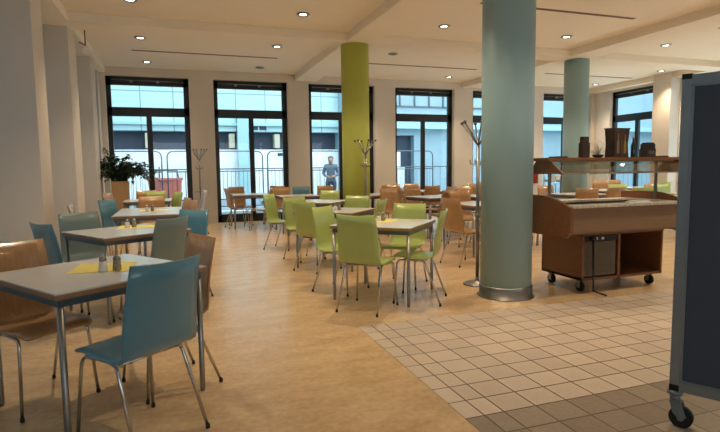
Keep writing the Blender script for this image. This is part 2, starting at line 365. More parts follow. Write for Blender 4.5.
# construction fence panels with rounded corners
def fence(b):
    W = 3.5; H = 2.05; c = .25
    pts = [(0.03, 0, 0)]+bend((.03, 0, 0), (.03, 0, H), (W-.03, 0, H), c, 6)+bend((.03, 0, H), (W-.03, 0, H), (W-.03, 0, 0), c, 6)+[(W-.03, 0, 0)]
    tube(b, pts, .024, 8)
def fence2(b):
    for z in (.25, 1.3): tube(b, [(.03, 0, z), (3.47, 0, z)], .02, 6)
def fence3(b):
    for i in range(1, 23): tube(b, [(.03+i*.15, 0, .25), (.03+i*.15, 0, 1.3)], .007, 4)
fe = None
for i, x in enumerate((-3.95, -.32, 3.31, 6.94)):
    lb = ['galvanised fence panel outside at the left side of the first window', 'galvanised fence panel outside across the first and second windows', 'galvanised fence panel outside behind the standing person', 'galvanised fence panel outside the window right of the lime column'][i]
    if not fe:
        fe = thing('fence_panel', lb, 'fence', (x, 20.4, -.06), 0, 'construction fence panels outside')
        part('frame', fe, fence, M_APRON); part('cross_rail', fe, fence2, M_APRON); part('wire_infill', fe, fence3, M_APRON)
        for q in (-.02, 3.42): part('foot_block', fe, lambda b: bx(b, q, q+.09, -.3, .3, 0, .12), M_DARK)
    else: dup(fe, lb, (x, 20.4, -.06))
rl = thing('railing', 'thin metal street railing with close upright bars outside', 'railing', (2.5, 16.4, -.06))
part('top_rail', rl, lambda b: (tube(b, [(-8, 0, 1.38), (17, 0, 1.38)], .016, 6), tube(b, [(-8, 0, .25), (17, 0, .25)], .014, 6)), M_APRON)
part('bars', rl, lambda b: [tube(b, [(-8+i*.24, 0, 0 if i % 8 == 0 else .25), (-8+i*.24, 0, 1.38)], .006, 4) for i in range(104)], M_APRON)['kind'] = 'stuff'
sk = thing('waste_container', 'faded red metal waste container outside the first window', 'container', (-.42, 22, -.16))
part('body', sk, lambda b: prism(b, [(-.5, .1), (.5, .1), (.62, 1.12), (-.62, 1.12)], 'y', -.5, .5), mat('faded_red', (206, 118, 104), .6), bevel=.02)
part('rib', sk, lambda b: [bx(b, -.5+.2*i, -.46+.2*i, -.55, -.5, .12, 1.1) for i in range(6)]+[bx(b, -.66, .66, -.56, .56, 1.08, 1.16)], MATS['faded_red'])
part('lid_frame', sk, lambda b: (tube(b, [(-.5, 0, 1.12), (-.45, 0, 1.45), (.45, 0, 1.45), (.5, 0, 1.12)], .03, 6), tube(b, [(-.2, 0, 1.12), (-.2, 0, 1.6)], .025, 6)), M_APRON)

# ------------------------------------------------------------------ columns
def column(x, y, r, m, label, ringmat=True):
    t = thing('column', label, 'column', (x, y, 0))
    part('shaft', t, lambda b: lathe(b, [(r, .004), (r, ZS+.01)], 64), m)
    part('base_ring', t, lambda b: lathe(b, [(r+.03, .003), (r+.03, .006), (r+.012, .012), (r+.012, .11), (r+.004, .12), (r-.01, .12)], 64), M_BRUSH, label='brushed steel base ring')
column(3.10, 4.47, .25, M_TEALCOL, 'big pale teal round column standing closest, steel ring at its foot')
column(3.13, 9.20, .25, M_LIMECOL, 'lime green round column before the window wall')
column(8.08, 9.20, .25, M_TEALCOL2, 'distant grey teal round column behind the buffet')

# ------------------------------------------------------------------ downlights and ceiling slots
def lamp_mesh(b): lathe(b, [(.052, -.012), (.055, -.004), (.055, .01)], 20)
LIT = mat('lamp_glow', (255, 250, 240), .5, emit=((1, .93, .8), 9.0))
UNLIT = mat('lamp_dead', (120, 104, 86), .6)
dl = thing('downlight', '', 'ceiling light', (0, 0, ZC), 0, 'round ceiling downlights')
part('ring', dl, lambda b: lathe(b, [(.10, -.001), (.10, -.012), (.085, -.022), (.056, -.014), (.056, -.001)], 28), M_BRUSH)
part('lamp', dl, lamp_mesh, LIT)
du = thing('downlight', '', 'ceiling light', (0, 0, ZC), 0, 'round ceiling downlights')
part('ring', du, lambda b: lathe(b, [(.10, -.001), (.10, -.012), (.085, -.022), (.056, -.014), (.056, -.001)], 28), M_BRUSH)
part('lamp', du, lamp_mesh, UNLIT)
cols = [(-.5, 'above the left row of tables'), (1.92, 'in the bay left of the lime column'), (4.32, 'right of the lime column'), (6.82, 'right of the big teal column'), (9.22, 'right of the far teal column'), (11.62, 'along the right wall')]
rows = [(12.45, 'small downlight nearest the windows,'), (10.25, 'round downlight second from the windows,'), (8.05, 'round downlight before the cross beam,'), (5.15, 'round downlight mid room,'), (3.3, 'round downlight out of view overhead,')]
first = {}
for ci, (x, cl) in enumerate(cols):
    for ri, (y, rl_) in enumerate(rows):
        off = (ci, ri) in ((1, 0), (2, 1), (0, 4))
        src = du if off else dl; lb = rl_+' '+cl+(', unlit' if off else ', lit')
        if off not in first: first[off] = src; src.location = (x, y, ZC); src['label'] = lb; o = src
        else: o = dup(src, lb, (x, y, ZC))
        if not off and y > 0:
            l = bpy.data.lights.new('downlight_lamp', 'SPOT'); l.energy = LAMP_W; l.color = LAMP_COL; l.spot_size = R(104); l.spot_blend = .8; l.shadow_soft_size = .04
            lo = link('lamp_light', l, o, (0, 0, -.03))
def slot(b): bx(b, -1.42, 1.42, -.035, .035, -.006, .004)
sl = solo('ceiling_vent', 'long narrow slot vent in the ceiling bay left of the lime column', 'vent', slot, M_SLOT, loc=(.7, 11.35, ZC), group='ceiling slot vents')
for x, y, lb in ((5.55, 11.35, 'long slot vent in the far ceiling bay right of the lime column'), (10.4, 11.35, 'long slot vent in the far bay above the right windows'), (5.65, 6.78, 'long slot vent in the ceiling bay crossing behind the big column top'),
              (.7, 6.78, 'long slot vent in the ceiling above the left tables'), (10.4, 6.78, 'long slot vent in the ceiling bay above the partition')):
    dup(sl, lb, (x, y, ZC))

# ------------------------------------------------------------------ chairs
def shell(b):
    # centre profile (y, z); seat from front lip back, then up
    prof = [(.225, .432), (.215, .446), (.17, .452), (.08, .447), (-.02, .440), (-.10, .438), (-.155, .446), (-.19, .470), (-.208, .51), (-.222, .60), (-.238, .70), (-.258, .80), (-.282, .885)]
    wid = [.165, .19, .203, .208, .208, .207, .206, .205, .204, .202, .198, .193, .188]
    nx = 9; th = .010; rows_ = []
    for i, ((y, z), w_) in enumerate(zip(prof, wid)):
        t = Vector((0, prof[min(i+1, len(prof)-1)][0]-prof[max(i-1, 0)][0], prof[min(i+1, len(prof)-1)][1]-prof[max(i-1, 0)][1])).normalized()
        nrm = Vector((0, t.z, -t.y)); nrm = -nrm if nrm.z < 0 and i < 6 else nrm
        up = i >= 7
        k = max(0, (i-6)/6) if up else 0
        r_ = []
        for j in range(nx):
            s = -1+2*j/(nx-1)
            dy = .028*s*s*(min(1, k*2)) if up else 0
            dz = (.008*s*s if i == len(prof)-1 else 0)-(0 if up else .006*(s*s) - .0)*(-1 if i > 1 else 1)
            r_.append(Vector((s*w_, y+dy, z+dz)))
        rows_.append((r_, nrm))
    A = [[b.verts.new(p+n*th/2) for p in r_] for r_, n in rows_]; Bv = [[b.verts.new(p-n*th/2) for p in r_] for r_, n in rows_]
    n = len(A)
    def q(*v):
        f_ = b.faces.new(v); f_.smooth = True; return f_
    for i in range(n-1):
        for j in range(nx-1): q(A[i][j], A[i][j+1], A[i+1][j+1], A[i+1][j]); q(Bv[i][j+1], Bv[i][j], Bv[i+1][j], Bv[i+1][j+1])
        b.faces.new((A[i][0], A[i+1][0], Bv[i+1][0], Bv[i][0])); b.faces.new((A[i+1][-1], A[i][-1], Bv[i][-1], Bv[i+1][-1]))
    for j in range(nx-1):
        b.faces.new((A[0][j+1], A[0][j], Bv[0][j], Bv[0][j+1])); b.faces.new((A[-1][j], A[-1][j+1], Bv[-1][j+1], Bv[-1][j]))
def front_leg(s): return lambda b: tube(b, [(s*.212, .195, .012), (s*.190, .168, .36)]+bend((s*.195, .175, .3), (s*.183, .160, .424), (s*.175, -.06, .424), .045)+[(s*.172, -.02, .424), (s*.168, -.12, .420)], .0088, 10)
def rear_leg(s): return lambda b: tube(b, [(s*.200, -.250, .012), (s*.182, -.12, .36)]+bend((s*.186, -.14, .33), (s*.178, -.095, .418), (s*.16, .02, .418), .03)+[(s*.152, .05, .418)], .0088, 10)
PR = {}
def chair(kind, x, y, phi, label, group):
    rz = R(phi-90)
    if kind not in PR:
        m = {'green': M_GREEN, 'blue': M_BLUE, 'wood': M_WOOD, 'slate': M_SLATE}[kind]
        t = thing('chair', label, 'chair', (x, y, 0), rz, group)
        part('seat_shell', t, shell, m)
        for s in (-1, 1):
            for fn, foot in ((front_leg(s), (s*.212, .195)), (rear_leg(s), (s*.200, -.250))):
                l = part('leg', t, fn, M_STEEL)
                part('foot_cap', l, lambda b: lathe(b, [(.010, .001), (.0115, .008), (.0105, .022), (.009, .024)], 12, (foot[0], foot[1], 0)), M_RUB, label='black foot cap')
        part('cross_bar', t, lambda b: (tube(b, [(-.17, .10, .424), (.17, .10, .424)], .008, 8), tube(b, [(-.168, -.10, .42), (.168, -.10, .42)], .008, 8)), M_STEEL)
        PR[kind] = t
    else: dup(PR[kind], label, (x, y, 0), rz, group)

PT = {}
def table(cx, cy, yaw, label, L=.83, group='square canteen tables'):
    if L not in PT:
        t = thing('dining_table', label, 'table', (cx, cy, 0), R(yaw), group)
        a, c = L/2, .415
        part('tabletop', t, lambda b: bx(b, -a, a, -c, c, .738, .745), M_TOP)
        part('edge_band', t, lambda b: bx(b, -a, a, -c, c, .714, .738), M_EDGE)
        part('apron', t, lambda b: (bx(b, -a+.02, a-.02, -c+.02, -c+.04, .675, .714), bx(b, -a+.02, a-.02, c-.04, c-.02, .675, .714), bx(b, -a+.02, -a+.04, -c+.04, c-.04, .675, .714), bx(b, a-.04, a-.02, -c+.04, c-.04, .675, .714)), M_APRON)
        for sx in (-1, 1):
            for sy in (-1, 1): part('leg', t, lambda b: lathe(b, [(.012, .001), (.0155, .015), (.0155, .676)], 16, (sx*(a-.03), sy*(c-.03), 0)), M_BRUSH)
        PT[L] = t; return t
    return dup(PT[L], label, (cx, cy, 0), R(yaw), group)
def mat_paper(x0, x1, y0, y1, label, rot=0):
    cx, cy = (x0+x1)/2, (y0+y1)/2
    solo('place_mat', label, 'place mat', lambda b: bx(b, -(x1-x0)/2, (x1-x0)/2, -(y1-y0)/2, (y1-y0)/2, 0, .0012), M_YEL, loc=(cx, cy, .7455), rz=R(rot), group='yellow table mats')
M_SALT = mat('salt_white', (232, 230, 226), .5); M_PEP = mat('pepper_grey', (150, 138, 116), .6, var=.3, scale=60)
PS = {}
def shaker(kind, x, y, label):
    if kind not in PS:
        t = thing('shaker', label, 'shaker', (x, y, .7467), 0, 'salt and pepper shakers')
        part('body', t, lambda b: lathe(b, [(.022, 0), (.0235, .006), (.021, .035), (.019, .058)], 16), M_SALT if kind == 'salt' else M_PEP)
        part('cap', t, lambda b: lathe(b, [(.0195, .058), (.020, .07), (.014, .083), (.004, .086)], 16), M_BRUSH)
        PS[kind] = t
    else: dup(PS[kind], label, (x, y, .7467))

# near tables on the left
g1 = 'chairs at the nearest table'
table(-.44, 3.25, 35, 'pale square table standing nearest at the lower left')
mat_paper(-.58, -.26, 3.17, 3.48, 'yellow paper mat on the nearest table', -6)
shaker('salt', -.405, 3.19, 'white salt shaker on the nearest table'); shaker('pepper', -.335, 3.20, 'dark pepper shaker on the nearest table')
chair('blue', -0.215, 2.735, 129, 'blue chair seen from behind, closest chair in the foreground', g1)
chair('wood', -0.100, 3.340, 202, 'pale beech chair on the aisle side of the nearest table, behind the blue one', g1)
chair('wood', -.775, 3.36, -50, 'beech chair at the left edge, tucked under the nearest table', g1)
g2 = 'chairs at the second left table'
table(-.46, 5.36, 32, 'pale square table second from the front on the left')
mat_paper(-.56, -.22, 5.50, 5.80, 'yellow paper mat on the second left table', -3)
shaker('salt', -.47, 5.56, 'salt shaker on the second left table'); shaker('pepper', -.415, 5.62, 'pepper shaker on the second left table')
chair('blue', -0.840, 4.950, 35, 'blue chair seen edge-on beside the left wall piers', g2)
chair('slate', -0.800, 5.620, -58, 'grey teal chair facing the camera behind the second left table', g2)
chair('slate', -0.230, 5.000, 137, 'dark slate chair with its back to the nearest table', g2)
chair('blue', -0.019, 5.496, 226, 'light blue chair on the aisle side of the second left table', g2)
g3 = 'chairs at the third left table'
table(-.36, 7.78, 90, 'pale long table third from the front on the left', 1.4, 'long canteen tables')
mat_paper(-.5, -.1, 7.8, 8.0, 'yellow paper mat on the third left table')
shaker('salt', -.40, 7.72, 'salt shaker on the third left table'); shaker('pepper', -.33, 7.74, 'pepper shaker on the third left table')
chair('wood', -0.992, 7.258, 3, 'beech chair before the blue one, left of the third table', g3)
chair('blue', -0.737, 8.163, -30, 'blue chair left of the third table', g3)
chair('wood', -0.380, 8.720, -88, 'beech chair facing the camera at the far end of the third table', g3)
chair('wood', -0.100, 8.150, 194, 'pale beech chair right of the third table, farther of two', g3)
chair('wood', -0.040, 7.500, 200, 'pale beech chair right of the third table, nearer of two', g3)
g4 = 'chairs at the fourth left table'
table(-.52, 10.7, 0, 'pale table fourth from the front on the left, before the plant')
chair('wood', -1.000, 10.750, -20, 'beech chair left of the fourth table beside the wooden planter', g4)
chair('green', -0.384, 11.036, -86, 'olive green chair behind the fourth left table', g4)
chair('green', -0.204, 10.561, 205, 'olive green chair right of the fourth left table', g4)
chair('wood', -0.618, 11.558, -92, 'beech chair behind the fourth left table under the red container', g4)
chair('wood', 0.290, 11.200, 190, 'beech chair at the right of the first window', g4)
g5 = 'chairs at the table before the second window'
table(1.55, 12.05, 0, 'small pale table before the second window')
chair('wood', 1.270, 12.000, 8, 'beech chair left of the table before the second window', g5)
chair('wood', 1.390, 12.500, -75, 'brown beech chair behind the left end of the second window table', g5)
chair('wood', 1.658, 11.408, 168, 'beech chair right of the table before the second window', g5)
chair('wood', 2.191, 12.571, -120, 'brown beech chair right behind the second window table', g5)
# lime group
g6 = 'lime chairs at the nearest lime table'
table(1.98, 4.95, 47, 'pale square table among lime chairs, nearest of the lime group')
mat_paper(1.86, 2.16, 4.98, 5.28, 'lime yellow paper mat on the nearest lime table', 47)
shaker('salt', 1.97, 5.08, 'salt shaker on the nearest lime table'); shaker('pepper', 2.03, 5.11, 'pepper shaker on the nearest lime table')
chair('green', 1.640, 4.520, 45, 'lime chair seen from behind, nearest of the lime chairs', g6)
chair('green', 2.200, 4.630, 144, 'lime chair seen in profile right of the nearest lime table', g6)
chair('green', 2.330, 5.290, -133, 'lime chair facing the camera behind the nearest lime table', g6)
chair('green', 1.630, 5.290, -50, 'lime chair on the left corner of the nearest lime table', g6)
g7 = 'lime chairs at the second lime table'
table(2.0, 6.75, 49, 'pale square table second in the lime group')
shaker('salt', 1.98, 6.7, 'salt shaker on the second lime table'); shaker('pepper', 2.04, 6.72, 'pepper shaker on the second lime table')
chair('green', 1.690, 6.520, 32, 'lime chair seen from behind, left front of the second lime table', g7)
chair('green', 1.700, 7.320, -68, 'lime chair facing the camera at the left rear of the second lime table', g7)
chair('green', 2.374, 7.186, -128, 'lime chair before the lime column facing the camera', g7)
chair('green', 2.340, 6.550, 140, 'olive lime chair on the right side of the second lime table', g7)
g8 = 'chairs at the tables behind the lime group'
table(2.28, 8.72, 48, 'pale table behind the second lime table')
chair('green', 1.613, 8.493, -38, 'yellow lime chair in profile at the far left of the lime group', g8)
chair('green', 2.550, 9.250, -125, 'yellow lime chair just left of the lime column', g8)
table(2.38, 10.85, 0, 'pale table before the pier between second and third windows')
chair('blue', 2.648, 11.478, -92, 'light blue chair under the third window', g8)
chair('wood', 3.300, 11.900, -100, 'brown beech chair under the third window beside the lime column', g8)
chair('wood', 2.190, 11.500, -92, 'beech chair behind the table before the window pier', g8)
# beech group between the columns
g9 = 'beech chairs between lime and teal columns'
table(3.98, 10.35, 10, 'pale table just right of the lime column')
chair('wood', 4.120, 10.000, 85, 'brown beech chair seen from behind just right of the lime column', g9)
chair('wood', 4.500, 11.000, -120, 'beech chair behind the table right of the lime column', g9)
table(4.62, 8.95, 8, 'pale table midway between the lime and big teal columns')
chair('wood', 3.947, 9.366, -88, 'beech chair facing the camera behind the midway table, left', g9)
chair('wood', 4.640, 9.900, -100, 'broad backed beech chair farther behind the midway table', g9)
chair('wood', 4.530, 8.450, 95, 'red brown beech chair under the near edge of the midway table', g9)
chair('wood', 5.100, 9.630, 183, 'tall looking beech chair right of the midway table', g9)
table(5.5, 11.3, 0, 'pale table under the window right of the lime column')
chair('wood', 5.100, 11.920, -90, 'beech chair below the window, left behind the far table', g9)
chair('wood', 5.600, 11.950, -95, 'beech chair below the window, right behind the far table', g9)
chair('wood', 5.350, 10.750, 92, 'beech chair on the near side of the far table', g9)
table(4.34, 6.95, 5, 'pale table half hidden by the big teal column')
chair('wood', 3.620, 6.160, 10, 'beech chair beside the coat stand left of the big teal column', g9)
chair('wood', 4.500, 7.620, -95, 'beech chair behind the big teal column', g9)
table(5.55, 8.75, 5, 'pale table left of the big teal column, farther back')
chair('wood', 5.620, 9.350, -90, 'beech chair behind the farther back table', g9)
chair('wood', 5.104, 8.089, 80, 'beech chair on the near side of the farther back table', g9)
chair('wood', 5.920, 9.900, -130, 'beech chair just left of the big teal column near the windows', g9)
table(6.7, 10.2, 0, 'pale table hidden behind the big teal column')
chair('wood', 6.800, 10.900, -90, 'beech chair at the table hidden behind the big teal column', g9)
# right group behind the buffet
g10 = 'chairs behind the buffet'
T = [(5.9, 6.7, 0, 'pale table right of the big teal column seen under the guard', .83), (7.4, 8.3, 4, 'pale table behind the left half of the buffet', .83), (9.0, 9.3, 0, 'pale table behind the middle of the buffet', .83),
     (8.25, 6.75, -4, 'pale table close behind the middle of the buffet', .83), (10.6, 9.9, 0, 'pale table near the right wall window', .83), (9.3, 7.3, 0, 'pale table close behind the right half of the buffet', .83), (7.6, 11.3, 0, 'pale table by the narrow window', .83), (11.2, 8.3, 0, 'pale table beside the partition edge', .83)]
for a in T: table(*a)
Cc = [('wood', 5.638, 7.342, -85, 'beech chair right of the big teal column under the guard'), ('wood', 6.900, 7.600, 60, 'small beech chair back left of the buffet middle'), ('wood', 7.240, 8.850, -92, 'beech chair far behind the left buffet half'),
      ('wood', 7.572, 7.778, 88, 'beech chair back turned, behind the left buffet half'), ('wood', 6.477, 6.173, 60, 'broad beech chair back showing over the buffet trough'), ('green', 8.750, 8.530, -110, 'lime chair facing the camera behind the buffet middle'),
      ('green', 8.130, 7.550, 60, 'lime chair seen from behind over the right half of the buffet'), ('green', 9.432, 7.908, -85, 'lime chair facing the camera behind the right half of the buffet'), ('green', 10.708, 9.438, 70, 'lime chair near the partition edge'),
      ('wood', 9.000, 9.900, -90, 'beech chair below the right wall window'), ('wood', 8.634, 9.403, 2, 'beech chair beside the far teal column'), ('wood', 9.900, 7.200, 178, 'beech chair right of the rear buffet table'), ('wood', 11.300, 11.200, -110, 'beech chair beneath the right wall window pier'),
      ('wood', 7.700, 11.900, -90, 'beech chair below the narrow window'), ('wood', 7.300, 11.200, 0, 'beech chair left of the narrow window table'), ('wood', 10.700, 8.300, 0, 'beech chair left of the table by the partition edge'), ('green', 11.061, 8.802, -80, 'lime chair behind the table by the partition edge')]
Cc += [('wood', 10.300, 10.700, -120, 'beech chair before the right wall window'), ('wood', 9.654, 8.429, -100, 'beech chair between the lime chairs behind the buffet')]
for k, x, y, p, lb in Cc: chair(k, x, y, p, lb, g10)

# ------------------------------------------------------------------ coat stands
M_KNOB = mat('knob_brown', (92, 74, 62), .5)
def stand(x, y, label, h=1.78, rz=0):
    t = thing('coat_stand', label, 'coat stand', (x, y, 0), rz, 'steel coat stands')
    part('base', t, lambda b: lathe(b, [(.15, .001), (.15, .012), (.14, .02), (.03, .028), (.022, .06), (.02, .08)], 32), M_BRUSH)
    part('pole', t, lambda b: lathe(b, [(.019, .07), (.019, h-.18)], 16), M_BRUSH)
    for k in range(6):
        a = 2*pi*k/6+.3; c, s = cos(a), sin(a)
        h1 = part('arm', t, lambda b: tube(b, [(c*.015, s*.015, h-.24), (c*.06, s*.06, h-.17), (c*.18, s*.18, h-.015)], .009, 8), M_BRUSH)
        part('knob', h1, lambda b: bmesh.ops.create_uvsphere(b, u_segments=12, v_segments=8, radius=.018, matrix=Matrix.Translation((c*.185, s*.185, h-.008))), M_KNOB)
    for k in range(4):
        a = 2*pi*k/4+.5; c, s = cos(a), sin(a)
        part('hook', t, lambda b: tube(b, [(c*.015, s*.015, h-.42), (c*.05, s*.05, h-.46), (c*.085, s*.085, h-.45), (c*.095, s*.095, h-.40)], .007, 8), M_BRUSH)
    def rg(b):
        n = 24; pts = [(.13*cos(2*pi*i/n), .13*sin(2*pi*i/n), .79) for i in range(n+1)]
        tube(b, pts, .006, 6, cap=False); tube(b, [(-.13, 0, .79), (.13, 0, .79)], .005, 6)
    part('umbrella_ring', t, rg, M_BRUSH)
    return t
s0 = stand(3.10, 5.00, 'steel coat stand beside the big teal column', 1.78, .9)
dup(s0, 'steel coat stand in front of the lime column', (3.13, 8.70, 0), .2)
dup(s0, 'steel coat stand against the pier between first and second windows', (.52, 12.95, 0), .5)

fx = thing('fire_extinguisher', 'small red fire extinguisher on the pier right of the big teal column', 'fire extinguisher', (10.12, YB-.085, .78))
part('body', fx, lambda b: lathe(b, [(.07, 0), (.075, .01), (.075, .33), (.06, .38), (.03, .41)], 20), mat('signal_red', (150, 40, 30), .35))
part('valve', fx, lambda b: (bx(b, -.02, .02, -.02, .02, .40, .44), bx(b, -.05, .05, -.012, .012, .44, .455)), M_DARK)
part('wall_bracket', fx, lambda b: bx(b, -.03, .03, .06, .085, .08, .36), M_BRUSH)
tr = thing('service_trolley', 'two tier steel trolley in the far right corner', 'trolley', (10.1, 12.0, 0))
for z in (.35, .86): part('shelf', tr, lambda b: (bx(b, -.4, .4, -.25, .25, z, z+.02), bx(b, -.4, .4, -.25, -.24, z, z+.05), bx(b, -.4, .4, .24, .25, z, z+.05)), M_BRUSH)
for sx in (-1, 1):
    for sy in (-1, 1): part('leg', tr, lambda b: tube(b, [(sx*.39, sy*.24, .001), (sx*.39, sy*.24, 1.0)], .014, 10), M_BRUSH)
for i, (x, h) in enumerate(((-.25, .16), (0, .10), (.22, .18))):
    solo('crate', ['tall pale crate at the left on the steel trolley', 'low dark crate in the middle of the steel trolley', 'tall dark crate at the right on the steel trolley'][i], 'crate', lambda b: (bx(b, -.09, .09, -.15, .15, 0, h), bx(b, -.1, .1, -.16, .16, h-.03, h)), M_WHITE if i == 0 else M_DARK, loc=(10.1+x, 12.0, .881), group='crates on the trolley')

# ------------------------------------------------------------------ potted plant
pp = thing('potted_plant', 'leafy dark green plant in a tall wooden planter before the first window', 'plant', (-1.14, 12.35, 0))
part('planter', pp, lambda b: prism(b, [(-.14, 0), (.14, 0), (.17, 1.08), (-.17, 1.08)], 'y', -.15, .15), mat('pale_planter_wood', (196, 156, 112), .5, var=.1, scale=5, stretch=(9, 9, 1)), bevel=.01)
stems = []
for i in range(64):
    a = random.uniform(0, 2*pi); L_ = random.uniform(.45, 1.0); lean = random.uniform(.25, 1.0)
    p = Vector((random.uniform(-.1, .1), random.uniform(-.1, .1), 1.05)); pts = [p.copy()]
    for k in range(6):
        u = (k+1)/6; p = p+Vector((cos(a)*lean*L_/6*(.5+u), sin(a)*lean*L_/6*(.4+u)*.6, L_/6*(1.05-u*u*lean*2.6))); pts.append(p.copy())
    stems.append(pts)
part('stems', pp, lambda b: [tube(b, s, .006, 5) for s in stems], mat('stem', (64, 70, 44), .7))
def leaves(b):
    for s in stems:
        for k in range(26):
            u = random.uniform(.12, 1)*(len(s)-1); i = min(int(u), len(s)-2); p = s[i].lerp(s[i+1], u-i)
            d = Vector((random.uniform(-1, 1), random.uniform(-1, 1), random.uniform(-.8, .5))).normalized(); L_ = random.uniform(.07, .13); W_ = L_*.28
            sd = d.cross(Vector((random.uniform(-.3, .3), random.uniform(-.3, .3), 1))).normalized(); n = sd.cross(d)
            v = [b.verts.new(q) for q in (p, p+d*L_*.4+sd*W_+n*.008, p+d*L_-n*.02, p+d*L_*.4-sd*W_+n*.008)]
            b.faces.new((v[0], v[1], v[2])); b.faces.new((v[0], v[2], v[3]))
part('foliage', pp, leaves, mat('dark_leaf', (36, 56, 36), .45, var=.25, scale=20))

# ------------------------------------------------------------------ buffet cart
bc = thing('buffet_cart', 'cherry wood salad buffet on castors with a glass sneeze guard', 'buffet', (0, 0, 0))
def arch(n=14):
    top = []
    for i in range(n+1):
        u = i/n; top.append((4.02+.90*u, (.895 if u > .0 else .895)+.105*sin(min(1, u/.5)*pi/2)*(1 if u < .75 else 1-(u-.75)*.5)))
    return [(4.86, .60), (4.08, .60), (4.02, .66)]+top+[(4.92, .66)]
for x0 in (3.50, 5.02): part('end_panel', bc, lambda b: prism(b, arch(), 'x', x0, x0+.035), M_WOODD)
part('trough', bc, lambda b: (bx(b, 3.535, 5.02, 4.06, 4.085, .65, .89), bx(b, 3.535, 5.02, 4.86, 4.885, .65, .89), bx(b, 3.535, 5.02, 4.085, 4.86, .63, .66)), mat('pale_oak', (136, 106, 78), .5, var=.1, scale=5, stretch=(1, 9, 9)))
M_GRAN = mat('speckled_stone', (196, 186, 170), .4, var=.4, scale=55)
part('counter_rim', bc, lambda b: (bx(b, 3.535, 5.02, 4.03, 4.20, .89, .912), bx(b, 3.535, 5.02, 4.74, 4.90, .89, .912), bx(b, 3.535, 3.62, 4.20, 4.74, .89, .912), bx(b, 4.94, 5.02, 4.20, 4.74, .89, .912)), M_GRAN, bevel=.004)
def well(b):
    for i in range(4):
        x = 3.63+i*.33; bx(b, x, x+.31, 4.21, 4.73, .79, .87)
part('food_wells', bc, well, M_BRUSH)
def cab(b):
    x0, x1, y0, y1, z0, z1 = 3.83, 4.90, 4.22, 4.84, .13, .62
    bx(b, x0, x0+.02, y0, y1, z0, z1); bx(b, x1-.025, x1, y0, y1, z0, z1); bx(b, x0, x1, y0, y1, z0, z0+.025); bx(b, x0, x1, y0, y1, z1-.03, z1)
    bx(b, 4.29, 4.32, y0, y1, z0, z1); bx(b, x0, x1, y1-.02, y1, z0, z1)
part('cabinet', bc, cab, M_WOODD)
def grille(b):
    bx(b, 3.86, 4.27, 4.235, 4.25, .17, .52)
    for i in range(14): bx(b, 3.88, 4.25, 4.226, 4.236, .19+i*.023, .20+i*.023)
part('vent_grille', bc, grille, mat('grille_metal', (120, 108, 92), .5, .5))
part('control_panel', bc, lambda b: bx(b, 3.86, 4.27, 4.215, 4.24, .53, .585), M_DARK)
for q in (3.98, 4.06): part('switch', bc, lambda b: bx(b, q, q+.03, 4.205, 4.216, .545, .57), M_WHITE)
part('door', bc, lambda b: bx(b, 3.85, 3.86, 4.225, 4.245, .15, .6), M_WOODD)
for x, y in ((3.90, 4.32), (4.83, 4.32), (3.90, 4.76), (4.83, 4.76)):
    c = part('castor', bc, lambda b: (bx(b, x-.03, x+.03, y-.02, y+.02, .115, .13), bx(b, x-.025, x-.02, y-.02, y+.02, .04, .118), bx(b, x+.02, x+.025, y-.02, y+.02, .04, .118)), M_BRUSH)
    def wh(b):
        tube(b, [(x-.016, y-.005, .052), (x+.016, y-.005, .052)], .051, 20)
    part('wheel', c, wh, M_RUB)
for x in (3.56, 4.97): part('post', bc, lambda b: bx(b, x-.012, x+.012, 4.39, 4.414, .94, 1.34), M_BRUSH)
trap = [(4.04, 1.218), (4.54, 1.218), (4.44, 1.345), (4.23, 1.345)]
for x0 in (3.42, 5.12): part('canopy_end', bc, lambda b: prism(b, trap, 'x', x0, x0+.02), M_WOODD)
part('canopy_top', bc, lambda b: bx(b, 3.38, 5.20, 4.20, 4.46, 1.345, 1.375), M_WOODD, bevel=.004)
part('lamp_rail', bc, lambda b: bx(b, 3.44, 5.12, 4.32, 4.38, 1.332, 1.345), M_WHITE)
for sgn, ya, yb in ((1, 4.04, 4.23), (-1, 4.54, 4.44)):
    part('guard_glass', bc, lambda b: prism(b, [(ya, 1.218), (yb, 1.345), (yb, 1.339), (ya+.006*sgn, 1.218)], 'x', 3.44, 5.12), M_SNEEZE)
part('guard_rim', bc, lambda b: (tube(b, [(3.42, 4.04, 1.218), (5.14, 4.04, 1.218)], .006, 8), tube(b, [(3.42, 4.54, 1.218), (5.14, 4.54, 1.218)], .006, 8)), M_BRUSH)
part('kick_stay', bc, lambda b: (tube(b, [(3.935, 4.19, .56), (3.935, 4.17, .03), (3.97, 4.03, .012)], .010, 8), bx(b, 3.91, 3.96, 4.17, 4.22, .55, .575)), M_RUB, label='black upright stay before the grille')
# things in and on the buffet
Z = 1.376
def jar(b):
    bx(b, -.045, .045, -.03, .03, 0, .15); bx(b, -.035, .035, -.025, .025, .15, .21)
solo('tin', 'dark square tin standing at the left end on the guard top', 'tin', jar, mat('dark_tin', (58, 44, 34), .5, var=.3, scale=20), loc=(3.92, 4.33, Z), bevel=.004)
dw = thing('dried_arrangement', 'pale dried branches in a low bowl on the guard top', 'decoration', (4.10, 4.33, Z))
part('bowl', dw, lambda b: lathe(b, [(.03, 0), (.055, .012), (.06, .03), (.052, .03), (.04, .012)], 20), M_DARK)
def tw(b):
    for i in range(22):
        a = random.uniform(0, 2*pi); r_ = random.uniform(.03, .085); h = random.uniform(.06, .18)
        p = [(0, 0, .015), (cos(a)*r_*.4, sin(a)*r_*.3, h*.5), (cos(a)*r_, sin(a)*r_*.5, h*.8), (cos(a+.8)*r_*1.1, sin(a+.8)*r_*.5, h)]
        tube(b, p, .0035, 5, r2=.0018)
part('branches', dw, tw, mat('pale_twig', (168, 166, 146), .7, var=.2))
